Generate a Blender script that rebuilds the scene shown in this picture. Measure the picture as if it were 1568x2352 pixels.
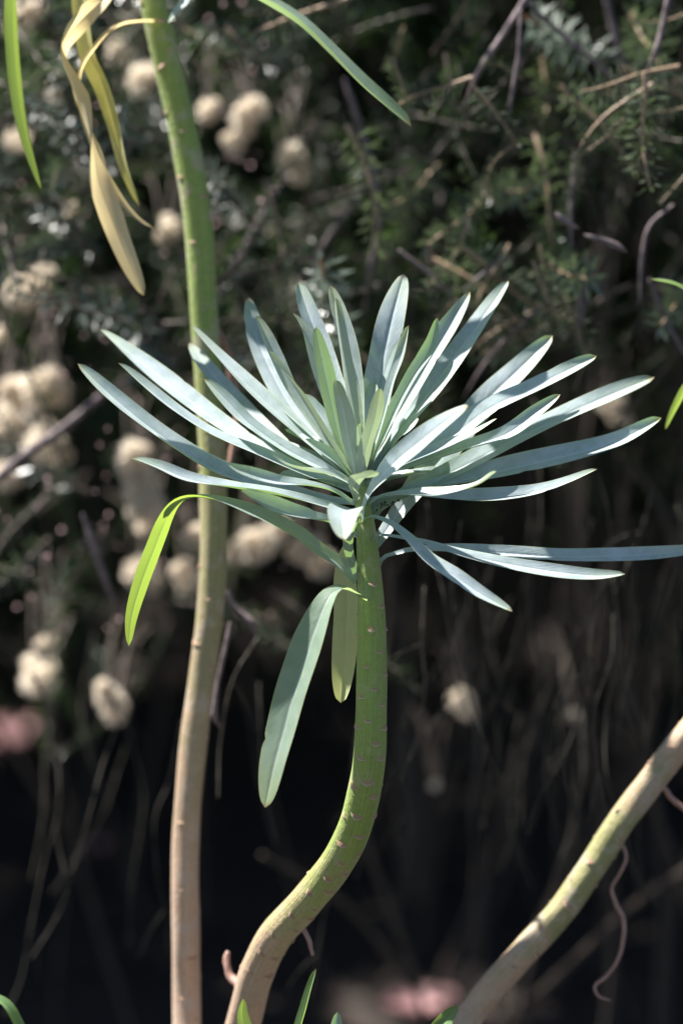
import bpy, math, random
import numpy as np
from mathutils import Vector, Matrix

for o in list(bpy.data.objects):
    bpy.data.objects.remove(o)
scene = bpy.context.scene
COL = scene.collection
R = math.radians

# ------------------------------------------------------------------ camera
PITCH = 12.0
CAM = Vector((0.0, 0.0, 0.62))
FOCUS = 0.92
cam_data = bpy.data.cameras.new("camera")
cam_data.sensor_fit = 'VERTICAL'
cam_data.sensor_height = 36.0
cam_data.lens = 100.0
cam_data.clip_start = 0.02
cam_data.clip_end = 400.0
cam_data.dof.use_dof = True
cam_data.dof.focus_distance = FOCUS
cam_data.dof.aperture_fstop = 5.6
cam = bpy.data.objects.new("camera", cam_data)
COL.objects.link(cam)
cam.location = CAM
cam.rotation_euler = (R(90 - PITCH), 0, 0)
scene.camera = cam

# ------------------------------------------------------------------ sky and sun
SUN_EL, SUN_AZ = 56.0, -58.0           # azimuth measured from +Y towards +X
SUN = Vector((math.cos(R(SUN_EL)) * math.sin(R(SUN_AZ)),
              math.cos(R(SUN_EL)) * math.cos(R(SUN_AZ)), math.sin(R(SUN_EL))))
world = bpy.data.worlds.new("World")
scene.world = world
world.use_nodes = True
wn = world.node_tree
sky = wn.nodes.new('ShaderNodeTexSky')
sky.sky_type = 'NISHITA'
sky.sun_disc = False
sky.altitude = 1500
sky.dust_density = 0.6
sky.sun_elevation = R(SUN_EL)
sky.sun_rotation = R(SUN_AZ)
bg = wn.nodes['Background']
bg.inputs['Strength'].default_value = 0.05
wn.links.new(sky.outputs[0], bg.inputs['Color'])
sd = bpy.data.lights.new("sun", 'SUN')
sd.energy = 5.0
sd.angle = R(0.53)
sd.color = (1.0, 0.965, 0.92)
so = bpy.data.objects.new("sun", sd)
COL.objects.link(so)
so.location = (-1, 2, 4)
so.rotation_euler = SUN.to_track_quat('Z', 'Y').to_euler()
scene.view_settings.view_transform = 'Standard'
scene.view_settings.look = 'None'
scene.view_settings.gamma = 1.0
scene.view_settings.exposure = 1.6

# ------------------------------------------------------------------ helpers
S = 24.0 / 100.0 * FOCUS / 1568.0       # metres per unit in the plane of focus
CMAT = Matrix.Translation(CAM) @ Matrix.Rotation(R(90 - PITCH), 4, 'X')
CR, CU, CB = (CMAT.to_3x3() @ Vector(v) for v in ((1, 0, 0), (0, 1, 0), (0, 0, 1)))

def P(x, y, d=0.0):
    """a place in the scene: bearing (x, y) and its distance behind the plane of focus"""
    z = FOCUS + d * S
    k = S * z / FOCUS
    return CMAT @ Vector(((x - 784) * k, -(y - 1176) * k, -z))

def CV(v):
    return (CR * v[0] + CU * v[1] + CB * v[2]).normalized()

def tag(o, label=None, cat=None, group=None, kind=None):
    if label: o['label'] = label
    if cat: o['category'] = cat
    if group: o['group'] = group
    if kind: o['kind'] = kind
    return o

def empty(name, loc, label, cat, group=None):
    o = bpy.data.objects.new(name, None)
    o.empty_display_size = 0.02
    o.location = loc
    COL.objects.link(o)
    return tag(o, label, cat, group)

def link(name, me, parent=None, mat=None):
    if mat is not None and not me.materials:
        for m in (mat if isinstance(mat, (list, tuple)) else [mat]):
            me.materials.append(m)
    o = bpy.data.objects.new(name, me)
    COL.objects.link(o)
    if parent is not None:
        o.parent = parent
        if parent.type == 'EMPTY':
            o.matrix_parent_inverse = Matrix.Translation(-parent.location)
    return o

def mesh(name, verts, faces, uvs=None, smooth=True, mi=None):
    me = bpy.data.meshes.new(name)
    me.from_pydata([tuple(v) for v in verts], [], faces)
    if uvs is not None:
        l = me.uv_layers.new(name="UVMap")
        li = np.empty(len(me.loops), dtype=np.int32)
        me.loops.foreach_get('vertex_index', li)
        l.data.foreach_set('uv', np.asarray(uvs, dtype=np.float32)[li].ravel())
    if smooth:
        me.polygons.foreach_set('use_smooth', [True] * len(me.polygons))
    if mi is not None:
        me.polygons.foreach_set('material_index', mi)
    me.update()
    return me

def np_mesh(name, V, F, mi=None, smooth=False):
    """V (n,3), F (m,k) all the same size"""
    me = bpy.data.meshes.new(name)
    n, (m, k) = len(V), F.shape
    me.vertices.add(n)
    me.vertices.foreach_set('co', np.ascontiguousarray(V, dtype=np.float32).ravel())
    me.loops.add(m * k)
    me.loops.foreach_set('vertex_index', np.ascontiguousarray(F, dtype=np.int32).ravel())
    me.polygons.add(m)
    me.polygons.foreach_set('loop_start', np.arange(0, m * k, k, dtype=np.int32))
    me.polygons.foreach_set('loop_total', np.full(m, k, dtype=np.int32))
    if mi is not None:
        me.polygons.foreach_set('material_index', np.asarray(mi, dtype=np.int32))
    if smooth:
        me.polygons.foreach_set('use_smooth', np.ones(m, dtype=bool))
    me.update(calc_edges=True)
    me.validate()
    return me

def spline(pts, n):
    """Catmull-Rom through pts, n samples evenly spaced by length"""
    p = [np.array(q, dtype=float) for q in pts]
    p = [2 * p[0] - p[1]] + p + [2 * p[-1] - p[-2]]
    out = []
    for i in range(1, len(p) - 2):
        for t in np.linspace(0, 1, 24, endpoint=False):
            a, b, c, d = p[i - 1], p[i], p[i + 1], p[i + 2]
            out.append(0.5 * (2 * b + (c - a) * t + (2 * a - 5 * b + 4 * c - d) * t * t
                              + (3 * b - a - 3 * c + d) * t ** 3))
    out.append(p[-2])
    out = np.array(out)
    L = np.concatenate([[0], np.cumsum(np.linalg.norm(np.diff(out[:, :3], axis=0), axis=1))])
    s = np.linspace(0, L[-1], n)
    return np.stack([np.interp(s, L, out[:, k]) for k in range(out.shape[1])], 1), L[-1]

# ------------------------------------------------------------------ materials
def new_mat(name):
    m = bpy.data.materials.new(name)
    m.use_nodes = True
    nt = m.node_tree
    return m, nt, nt.nodes['Principled BSDF'], nt.nodes['Material Output']

def N(nt, t, **kw):
    n = nt.nodes.new(t)
    for k, v in kw.items():
        setattr(n, k, v)
    return n

def ramp(nt, src, stops, interp='LINEAR'):
    r = N(nt, 'ShaderNodeValToRGB')
    r.color_ramp.interpolation = interp
    e = r.color_ramp.elements
    while len(e) < len(stops):
        e.new(0.5)
    for el, (p, c) in zip(e, stops):
        el.position = p
        el.color = (*c, 1) if len(c) == 3 else c
    nt.links.new(src, r.inputs[0])
    return r.outputs[0]

def mix(nt, fac, a, b, mode='MIX'):
    m = N(nt, 'ShaderNodeMix', data_type='RGBA', blend_type=mode)
    for sock, v in ((m.inputs['Factor'], fac), (m.inputs['A'], a), (m.inputs['B'], b)):
        if isinstance(v, bpy.types.NodeSocket):
            nt.links.new(v, sock)
        elif isinstance(v, (int, float)):
            sock.default_value = v
        else:
            sock.default_value = (*v, 1)
    return m.outputs['Result']

def math_(nt, op, a, b=None, clamp=False):
    m = N(nt, 'ShaderNodeMath', operation=op)
    m.use_clamp = clamp
    for i, v in enumerate((a, b)):
        if v is None:
            continue
        if isinstance(v, bpy.types.NodeSocket):
            nt.links.new(v, m.inputs[i])
        else:
            m.inputs[i].default_value = v
    return m.outputs[0]

def noise(nt, vec, scale, detail=3, rough=0.55):
    n = N(nt, 'ShaderNodeTexNoise')
    n.inputs['Scale'].default_value = scale
    n.inputs['Detail'].default_value = detail
    n.inputs['Roughness'].default_value = rough
    if vec is not None:
        nt.links.new(vec, n.inputs['Vector'])
    return n.outputs['Fac']

def leaf_material(name, upper, upper2, under, trans, rib, edge, tip=None, tw=0.28, rough=0.45, spec=0.5, fleck=0.45, fcol=None):
    m, nt, b, out = new_mat(name)
    uv = N(nt, 'ShaderNodeUVMap').outputs[0]
    sep = N(nt, 'ShaderNodeSeparateXYZ')
    nt.links.new(uv, sep.inputs[0])
    u, v = sep.outputs[0], sep.outputs[1]
    oc = N(nt, 'ShaderNodeTexCoord').outputs['Object']
    av = math_(nt, 'ABSOLUTE', math_(nt, 'SUBTRACT', math_(nt, 'MULTIPLY', v, 2.0), 1.0))
    rnd = N(nt, 'ShaderNodeObjectInfo').outputs['Random']
    # blotches and bloom
    n1 = noise(nt, oc, 160, 4)
    n2 = noise(nt, oc, 900, 3)
    col = mix(nt, ramp(nt, n1, [(0.35, (0, 0, 0)), (0.68, (1, 1, 1))]), upper, upper2)
    col = mix(nt, math_(nt, 'MULTIPLY', n2, 0.28), col, [c * 1.3 for c in upper2])
    n4 = noise(nt, oc, 55, 5, 0.65)
    col = mix(nt, math_(nt, 'MULTIPLY', ramp(nt, n4, [(0.52, (0, 0, 0)), (0.66, (1, 1, 1))]), 0.45), col, [upper[0] * 0.62, upper[1] * 0.72, upper[2] * 0.60])
    # side veins, faint
    sv = N(nt, 'ShaderNodeCombineXYZ')
    nt.links.new(math_(nt, 'ADD', math_(nt, 'MULTIPLY', u, 46.0), math_(nt, 'MULTIPLY', av, -5.0)), sv.inputs[0])
    nt.links.new(math_(nt, 'MULTIPLY', v, 3.0), sv.inputs[1])
    vn = noise(nt, sv.outputs[0], 1.0, 2)
    col = mix(nt, math_(nt, 'MULTIPLY', ramp(nt, vn, [(0.45, (0, 0, 0)), (0.62, (1, 1, 1))]), 0.14), col, [c * 0.62 for c in upper])
    # underside
    geo = N(nt, 'ShaderNodeNewGeometry').outputs['Backfacing']
    und = mix(nt, n1, under, [c * 0.8 for c in under])
    col = mix(nt, geo, col, und)
    # midrib, margin
    ribm = ramp(nt, av, [(0.0, (1, 1, 1)), (0.045, (0.85, 0.85, 0.85)), (0.11, (0, 0, 0))])
    col = mix(nt, math_(nt, 'MULTIPLY', ribm, 0.8), col, rib)
    em = ramp(nt, av, [(0.925, (0, 0, 0)), (0.965, (1, 1, 1))])
    col = mix(nt, math_(nt, 'MULTIPLY', em, 0.8), col, edge)
    if tip is not None:
        tm = ramp(nt, math_(nt, 'ADD', u, math_(nt, 'MULTIPLY', math_(nt, 'SUBTRACT', n1, 0.5), 0.25)),
                  [(0.8, (0, 0, 0)), (1.0, (1, 1, 1))])
        col = mix(nt, math_(nt, 'MULTIPLY', tm, 0.7), col, tip)
    bt = ramp(nt, math_(nt, 'ADD', u, math_(nt, 'MULTIPLY', math_(nt, 'SUBTRACT', n1, 0.5), 0.06)), [(0.972, (0, 0, 0)), (0.995, (1, 1, 1))])
    col = mix(nt, math_(nt, 'MULTIPLY', bt, 0.8), col, (0.30, 0.22, 0.10))
    # fleck marks
    fl = ramp(nt, noise(nt, oc, 420, 2), [(0.70, (0, 0, 0)), (0.74, (1, 1, 1))])
    col = mix(nt, math_(nt, 'MULTIPLY', fl, fleck), col, fcol or [c * 0.55 for c in under])
    hsv = N(nt, 'ShaderNodeHueSaturation')
    nt.links.new(col, hsv.inputs['Color'])
    nt.links.new(math_(nt, 'ADD', 0.86, math_(nt, 'MULTIPLY', rnd, 0.26)), hsv.inputs['Value'])
    nt.links.new(math_(nt, 'ADD', 0.488, math_(nt, 'MULTIPLY', rnd, 0.024)), hsv.inputs['Hue'])
    nt.links.new(hsv.outputs[0], b.inputs['Base Color'])
    b.inputs['Roughness'].default_value = rough
    nt.links.new(math_(nt, 'ADD', rough - 0.1, math_(nt, 'MULTIPLY', n1, 0.25)), b.inputs['Roughness'])
    b.inputs['Specular IOR Level'].default_value = spec
    b.inputs['Sheen Weight'].default_value = 0.12
    b.inputs['Sheen Roughness'].default_value = 0.4
    bump = N(nt, 'ShaderNodeBump')
    bump.inputs['Strength'].default_value = 0.35
    bump.inputs['Distance'].default_value = 0.0004
    nt.links.new(math_(nt, 'ADD', math_(nt, 'MULTIPLY', vn, 0.5), n1), bump.inputs['Height'])
    nt.links.new(bump.outputs[0], b.inputs['Normal'])
    tr = N(nt, 'ShaderNodeBsdfTranslucent')
    tcol = mix(nt, math_(nt, 'MULTIPLY', ribm, 0.5), trans, [c * 0.75 for c in trans])
    tcol = mix(nt, math_(nt, 'MULTIPLY', n1, 0.5), tcol, [c * 0.7 for c in trans])
    nt.links.new(tcol, tr.inputs['Color'])
    ms = N(nt, 'ShaderNodeMixShader')
    ms.inputs[0].default_value = tw
    nt.links.new(b.outputs[0], ms.inputs[1])
    nt.links.new(tr.outputs[0], ms.inputs[2])
    nt.links.new(ms.outputs[0], out.inputs['Surface'])
    return m

M = {}
M['leaf'] = leaf_material('glaucous_leaf', (0.34, 0.425, 0.425), (0.49, 0.565, 0.595), (0.35, 0.44, 0.35),
                          (0.36, 0.58, 0.14), (0.62, 0.68, 0.72), (0.56, 0.62, 0.40), (0.38, 0.46, 0.30), tw=0.24, rough=0.5, spec=0.4)
M['leaf_young'] = leaf_material('young_leaf', (0.32, 0.40, 0.385), (0.43, 0.50, 0.50), (0.37, 0.44, 0.37),
                                (0.42, 0.54, 0.24), (0.52, 0.60, 0.52), (0.55, 0.62, 0.32), (0.40, 0.47, 0.20), tw=0.26)
M['leaf_old'] = leaf_material('mature_leaf', (0.28, 0.39, 0.30), (0.36, 0.47, 0.37), (0.29, 0.40, 0.27),
                              (0.48, 0.66, 0.24), (0.50, 0.58, 0.54), (0.46, 0.52, 0.24), (0.36, 0.46, 0.20), tw=0.46)
M['leaf_thin'] = leaf_material('thin_arching_leaf', (0.27, 0.36, 0.36), (0.36, 0.45, 0.46), (0.26, 0.36, 0.16),
                               (0.42, 0.60, 0.07), (0.5, 0.58, 0.5), (0.46, 0.52, 0.24), (0.5, 0.5, 0.08), tw=0.45)
M['leaf_green'] = leaf_material('green_leaf', (0.13, 0.25, 0.09), (0.17, 0.30, 0.12), (0.20, 0.32, 0.10),
                                (0.42, 0.58, 0.08), (0.34, 0.46, 0.22), (0.40, 0.50, 0.16), tw=0.4)
M['leaf_yellow'] = leaf_material('yellowing_leaf', (0.60, 0.56, 0.22), (0.66, 0.62, 0.34), (0.60, 0.57, 0.30),
                                 (0.92, 0.82, 0.16), (0.66, 0.62, 0.34), (0.66, 0.58, 0.26), tw=0.55)
M['leaf_pale'] = leaf_material('pale_yellow_green_leaf', (0.48, 0.50, 0.24), (0.58, 0.58, 0.36), (0.52, 0.54, 0.30),
                               (0.80, 0.84, 0.30), (0.62, 0.62, 0.40), (0.60, 0.58, 0.28), tw=0.5)
M['leaf_dead'] = leaf_material('withered_leaf', (0.70, 0.56, 0.35), (0.78, 0.66, 0.46), (0.72, 0.60, 0.40),
                               (0.96, 0.76, 0.36), (0.72, 0.60, 0.40), (0.66, 0.46, 0.18), tw=0.55, rough=0.6, fleck=0.7, fcol=(0.36, 0.22, 0.09))

def stem_material(name, stops, spots=0.7, patch=0.5):
    m, nt, b, out = new_mat(name)
    uv = N(nt, 'ShaderNodeUVMap').outputs[0]
    sep = N(nt, 'ShaderNodeSeparateXYZ')
    nt.links.new(uv, sep.inputs[0])
    oc = N(nt, 'ShaderNodeTexCoord').outputs['Object']
    n1 = noise(nt, oc, 90, 4)
    n2 = noise(nt, oc, 700, 3)
    u = math_(nt, 'ADD', sep.outputs[0], math_(nt, 'MULTIPLY', math_(nt, 'SUBTRACT', n1, 0.5), 0.16))
    col = ramp(nt, u, stops)
    # fine lengthwise streaks
    mp = N(nt, 'ShaderNodeMapping')
    mp.inputs['Scale'].default_value = (7, 60, 1)
    nt.links.new(uv, mp.inputs[0])
    st = noise(nt, mp.outputs[0], 1.0, 4)
    col = mix(nt, 0.55, col, ramp(nt, st, [(0.3, (0.62, 0.62, 0.62)), (0.7, (1.15, 1.15, 1.12))]), 'MULTIPLY')
    col = mix(nt, 0.5, col, ramp(nt, n2, [(0.3, (0.72, 0.74, 0.68)), (0.7, (1.1, 1.1, 1.1))]), 'MULTIPLY')
    pt = ramp(nt, noise(nt, oc, 130, 5, 0.65), [(0.53, (0, 0, 0)), (0.62, (1, 1, 1))])
    col = mix(nt, math_(nt, 'MULTIPLY', pt, patch), col, (0.50, 0.40, 0.32))
    sp = ramp(nt, noise(nt, oc, 260, 2), [(0.69, (0, 0, 0)), (0.75, (1, 1, 1))])
    col = mix(nt, math_(nt, 'MULTIPLY', sp, spots), col, (0.40, 0.20, 0.10))
    nt.links.new(col, b.inputs['Base Color'])
    b.inputs['Roughness'].default_value = 0.5
    b.inputs['Sheen Weight'].default_value = 0.15
    bump = N(nt, 'ShaderNodeBump')
    bump.inputs['Strength'].default_value = 0.5
    bump.inputs['Distance'].default_value = 0.0009
    mq = N(nt, 'ShaderNodeMapping')
    mq.inputs['Scale'].default_value = (120, 9, 1)
    nt.links.new(uv, mq.inputs[0])
    ck = noise(nt, mq.outputs[0], 1.0, 5, 0.65)
    nt.links.new(math_(nt, 'ADD', math_(nt, 'ADD', n2, st), ck), bump.inputs['Height'])
    nt.links.new(bump.outputs[0], b.inputs['Normal'])
    return m

GREEN, OLIVE, TAN, PINKTAN = (0.29, 0.375, 0.075), (0.37, 0.345, 0.13), (0.54, 0.36, 0.23), (0.58, 0.42, 0.36)
M['stem_main'] = stem_material('main_stem_skin', [(0.0, PINKTAN), (0.60, TAN), (0.68, OLIVE), (0.75, GREEN), (1.0, (0.28, 0.37, 0.095))], 0.5, 0.2)
M['stem_left'] = stem_material('tall_stem_skin', [(0.0, PINKTAN), (0.40, TAN), (0.48, (0.36, 0.29, 0.15)), (0.56, OLIVE), (0.62, GREEN), (1.0, GREEN)])
M['stem_right'] = stem_material('leaning_stem_skin', [(0.0, PINKTAN), (0.60, TAN), (0.645, (0.33, 0.30, 0.12)), (0.71, (0.33, 0.31, 0.12)), (0.77, TAN), (1.0, GREEN)], 0.5)

def simple(name, c1, c2, scale, rough=0.6, trans=None, tw=0.3, bump=0.3, spec=0.5):
    m, nt, b, out = new_mat(name)
    oc = N(nt, 'ShaderNodeTexCoord').outputs['Object']
    n1 = noise(nt, oc, scale, 4)
    col = mix(nt, ramp(nt, n1, [(0.3, (0, 0, 0)), (0.7, (1, 1, 1))]), c1, c2)
    nt.links.new(col, b.inputs['Base Color'])
    b.inputs['Roughness'].default_value = rough
    b.inputs['Specular IOR Level'].default_value = spec
    if bump:
        bp = N(nt, 'ShaderNodeBump')
        bp.inputs['Strength'].default_value = bump
        bp.inputs['Distance'].default_value = 0.001
        nt.links.new(n1, bp.inputs['Height'])
        nt.links.new(bp.outputs[0], b.inputs['Normal'])
    if trans:
        tr = N(nt, 'ShaderNodeBsdfTranslucent')
        tr.inputs['Color'].default_value = (*trans, 1)
        ms = N(nt, 'ShaderNodeMixShader')
        ms.inputs[0].default_value = tw
        nt.links.new(b.outputs[0], ms.inputs[1])
        nt.links.new(tr.outputs[0], ms.inputs[2])
        nt.links.new(ms.outputs[0], out.inputs['Surface'])
    return m

M['scar'] = simple('scar_brown', (0.40, 0.26, 0.15), (0.33, 0.23, 0.12), 900, 0.7)
M['scar_tan'] = simple('scar_tan', (0.40, 0.24, 0.14), (0.34, 0.20, 0.11), 900, 0.7)
M['scar_pink'] = simple('scar_pink', (0.56, 0.42, 0.32), (0.52, 0.36, 0.26), 900, 0.6)
M['scar_lip'] = simple('scar_lip', (0.46, 0.44, 0.30), (0.50, 0.42, 0.30), 900, 0.6)
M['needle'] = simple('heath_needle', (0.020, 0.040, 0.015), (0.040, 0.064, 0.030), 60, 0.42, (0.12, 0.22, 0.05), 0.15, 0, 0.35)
M['needle_sunlit'] = simple('sunlit_needle', (0.085, 0.115, 0.08), (0.14, 0.175, 0.13), 60, 0.36, (0.20, 0.28, 0.11), 0.18, 0, 0.6)  # lighter copy of the needle, sunlit tone put into the colour
M['needle_grey'] = simple('grey_needle', (0.034, 0.050, 0.032), (0.070, 0.088, 0.066), 60, 0.34, (0.14, 0.21, 0.09), 0.15, 0, 0.7)
M['twig'] = simple('twig_bark', (0.075, 0.055, 0.042), (0.14, 0.10, 0.085), 300, 0.6)
M['twig_young'] = simple('young_twig_bark', (0.30, 0.20, 0.12), (0.40, 0.28, 0.18), 300, 0.55)
M['branch'] = simple('branch_bark', (0.10, 0.075, 0.075), (0.22, 0.165, 0.165), 160, 0.7, bump=0.6)
M['shade_branch'] = simple('shaded_bark', (0.040, 0.029, 0.020), (0.085, 0.062, 0.046), 160, 0.8, bump=0.6)  # darkened copy of the branch bark, shade put into the colour
M['thin_stem'] = simple('thin_stem_bark', (0.030, 0.026, 0.016), (0.062, 0.052, 0.036), 160, 0.8, bump=0.4)  # bark darkened further for the hanging stems, their shade in the colour
M['tendril'] = simple('dry_tendril', (0.32, 0.17, 0.115), (0.40, 0.25, 0.20), 200, 0.6)
M['flower'] = simple('cream_floret', (0.84, 0.78, 0.68), (0.90, 0.85, 0.77), 260, 0.7, (0.92, 0.84, 0.71), 0.5, 0)
M['glint_bead'] = simple('pink_glint_bead', (0.48, 0.30, 0.30), (0.56, 0.38, 0.38), 260, 0.45, bump=0)  # pink of sunlit glints, carried by small added beads
M['soil'] = simple('garden_soil', (0.020, 0.013, 0.009), (0.036, 0.024, 0.017), 30, 0.9, bump=0.6)
M['litter'] = simple('leaf_litter', (0.03, 0.02, 0.017), (0.06, 0.04, 0.034), 40, 0.8, bump=0)
M['pinkleaf'] = simple('pink_fallen_leaf', (0.40, 0.20, 0.20), (0.46, 0.26, 0.25), 60, 0.6, (0.5, 0.25, 0.25), 0.2)

# ------------------------------------------------------------------ ground
def ground_h(x, y):
    t = np.clip((y - 2.35) / 0.6, 0, 1)
    blocking_bank = 1.35 * t * t * (3 - 2 * t)  # bank added behind the shrub to stop light leaking in
    return blocking_bank + 0.012 * np.sin(x * 7.3 + 1.0) * np.cos(y * 6.1) + 0.006 * np.sin(x * 23) * np.sin(y * 19 + 2)

xs = np.concatenate([-np.geomspace(120, 2, 14), np.linspace(-1.8, 1.8, 73), np.geomspace(2, 120, 14)])
ys = np.concatenate([-np.geomspace(120, 1.2, 14), np.linspace(-1.0, 3.4, 89), np.geomspace(3.6, 160, 14)])
gx, gy = np.meshgrid(xs, ys)
gz = ground_h(gx, gy)
V = np.stack([gx, gy, gz], -1).reshape(-1, 3)
nx, ny = len(xs), len(ys)
i = np.arange(ny - 1)[:, None] * nx + np.arange(nx - 1)[None, :]
F = np.stack([i, i + 1, i + 1 + nx, i + nx], -1).reshape(-1, 4)
g = link('ground', np_mesh('ground', V, F, smooth=True), None, M['soil'])
tag(g, 'dark bare garden soil under the heath shrub', 'ground', kind='structure')

# ------------------------------------------------------------------ leaf builder
VS = np.array([-1.0, -0.94, -0.62, -0.3, -0.07, 0.0, 0.07, 0.3, 0.62, 0.94, 1.0])

def leaf(parent, pts, w, mat='leaf', cup=0.42, hints=None, roll=(0, 0), wave=0.085, base=0.44, peak=0.46,
         tipr=0.62, tpow=0.52, n=52, curl=0.0, name='leaf', label=None, seed=None):
    rng = random.Random(seed if seed is not None else hash((round(pts[0][0]), round(pts[-1][1]), len(pts))))
    C, L = spline([P(*p) for p in pts], n)
    sv_ = np.linspace(0, 1, n)[:, None]
    for f_ in (5.0, 11.0):
        C = C + S * (9.0 / f_) * np.sin(f_ * sv_ + rng.uniform(0, 6)) * np.array([rng.uniform(-1, 1) for _ in range(3)]) * sv_
    nick = [(rng.uniform(0.25, 0.9), rng.choice((-1, 1)), rng.uniform(0.05, 0.16)) for _ in range(rng.choice((0, 1, 1, 2)))]
    rl = rng.uniform(-14, 14)
    tipc = rng.uniform(-0.25, 0.75)
    T = np.gradient(C, axis=0)
    T /= np.linalg.norm(T, axis=1)[:, None]
    hs = [CV(h) for h in (hints or [(0, 0.8, 0.55)])]
    ph = rng.uniform(0, 6)
    ph2 = rng.uniform(0, 6)
    tw_ = rng.uniform(-16, 16)
    cj = rng.uniform(0.85, 1.35)
    verts, uvs = [], []
    prev = None
    for k in range(n):
        s = k / (n - 1)
        f = s * (len(hs) - 1)
        a = min(int(f), len(hs) - 1)
        b = min(a + 1, len(hs) - 1)
        h = np.array(hs[a].lerp(hs[b], f - a))
        t = T[k]
        nn = h - h.dot(t) * t
        nn /= max(np.linalg.norm(nn), 1e-6)
        bb = np.cross(nn, t)
        ang = R(roll[0] + (roll[1] - roll[0]) * s + tw_ * (s - 0.3) + rl * min(1.0, s * 3))
        nn, bb = nn * math.cos(ang) + bb * math.sin(ang), bb * math.cos(ang) - nn * math.sin(ang)
        g_ = min(s / peak, 1.0)
        wd = base + (1 - base) * (g_ * g_ * (3 - 2 * g_))
        if s > tipr:
            q = (s - tipr) / (1 - tipr)
            wd *= max((1 - q ** 2.2), 0.0) ** tpow
        wd = max(wd, 0.02)
        hw = wd * w * 0.94 * S / 2
        cu = cup * cj * (1.25 - 0.55 * s)
        for v in VS:
            e = hw * (1 + wave * 0.6 * math.sin(9 * s + ph + (2.1 if v > 0 else 0)) * abs(v))
            for ns_, nd_, na_ in nick:
                if v * nd_ > 0.5 and abs(s - ns_) < 0.022:
                    e *= 1 - na_ * (1 - abs(s - ns_) / 0.022)
            lat = e * v * math.cos(cu * abs(v) * 0.8)
            up = hw * (cu * abs(v) ** 1.35) - hw * 0.05 * max(0, 1 - abs(v) / 0.1)
            up += hw * wave * 2.2 * v * abs(v) * math.sin(7.5 * s + ph2) + hw * (curl * (s ** 3) + tipc * max(0.0, (s - 0.72) / 0.28) ** 2 * (1.0 if v > 0 else 0.35)) * abs(v) ** 2
            verts.append(C[k] + bb * lat + nn * up)
            uvs.append((s, (v + 1) / 2))
    m_ = len(VS)
    faces = [(k * m_ + j, (k + 1) * m_ + j, (k + 1) * m_ + j + 1, k * m_ + j + 1)
             for k in range(n - 1) for j in range(m_ - 1)]
    me = mesh(name, verts, faces, uvs)
    o = link(name, me, parent, M[mat])
    if label:
        o['label'] = label
    return o

def tube(name, pts, parent, mat, sides=24, n=60, bump=0.0, seed=0, cap=True, world_pts=False):
    """pts: (x, y, d, radius) or world (x, y, z, radius)"""
    rng = np.random.RandomState(seed)
    W = []
    for p in pts:
        if world_pts:
            W.append(tuple(p))
        else:
            q = P(p[0], p[1], p[2])
            W.append((q.x, q.y, q.z, p[3] * S))
    C, L = spline(W, n)
    T = np.gradient(C[:, :3], axis=0)
    T /= np.linalg.norm(T, axis=1)[:, None]
    nrm = np.cross(T[0], (1.0, 0.03, 0.02))
    nrm /= np.linalg.norm(nrm)
    verts, uvs, frames = [], [], []
    ph = rng.uniform(0, 6, 8)
    for k in range(n):
        t = T[k]
        nrm = nrm - nrm.dot(t) * t
        nrm /= np.linalg.norm(nrm)
        bb = np.cross(t, nrm)
        frames.append((C[k, :3].copy(), t.copy(), nrm.copy(), bb.copy(), C[k, 3]))
        s = k / (n - 1)
        for j in range(sides + 1):
            a = 2 * math.pi * j / sides
            r = C[k, 3] * (1 + bump * (math.sin(2 * a + ph[0] + 14 * s) * 0.4 + math.sin(3 * a + ph[1] - 37 * s) * 0.4
                                       + math.sin(71 * s + ph[2] + a) * 0.5 + math.sin(163 * s + ph[3] - 2 * a) * 0.35 + math.sin(118 * s + ph[4] + 3 * a) * 0.3))
            verts.append(C[k, :3] + r * (nrm * math.cos(a) + bb * math.sin(a)))
            uvs.append((s, j / sides))
    q = sides + 1
    faces = [(k * q + j, k * q + j + 1, (k + 1) * q + j + 1, (k + 1) * q + j) for k in range(n - 1) for j in range(sides)]
    for kk in ((0, n - 1) if cap else ()):
        ci = len(verts)
        verts.append(C[kk, :3])
        uvs.append((kk / (n - 1), 0.5))
        for j in range(sides):
            f = (ci, kk * q + j, kk * q + j + 1)
            faces.append(f if kk else f[::-1])
    me = mesh(name, verts, faces, uvs)
    o = link(name, me, parent, M[mat] if isinstance(mat, str) else mat)
    return o, frames

# leaf scar: a brown crescent with a pale lower lip, unit width 1, x across, y up the stem, z out
def scar_mesh():
    verts, faces, mi = [], [], []
    nu = 10
    for k in range(nu + 1):
        a = k / nu * 2 - 1
        bow = (1 - a * a)
        x = a * 0.5
        for (yy, zz) in ((-0.24 * bow + 0.0, 0.0), (-0.20 * bow, 0.13 * bow + 0.01), (-0.12 * bow, 0.12 * bow + 0.01),
                         (0.02 * bow, 0.035 * bow + 0.01), (0.13 * bow, 0.0)):
            verts.append((x, yy + 0.06 * a * a, zz - 0.12 * a * a))
    for k in range(nu):
        for j in range(4):
            faces.append((k * 5 + j, (k + 1) * 5 + j, (k + 1) * 5 + j + 1, k * 5 + j + 1))
            mi.append(1 if j < 2 else 0)
    me = mesh('leaf_scar', verts, faces, None, True, mi)
    me.materials.append(M['scar'])
    me.materials.append(M['scar_lip'])
    return me
SCAR = scar_mesh()
SCAR2 = SCAR.copy()
SCAR2.materials[0] = M['scar_tan']
SCAR2.materials[1] = M['scar_pink']

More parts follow.
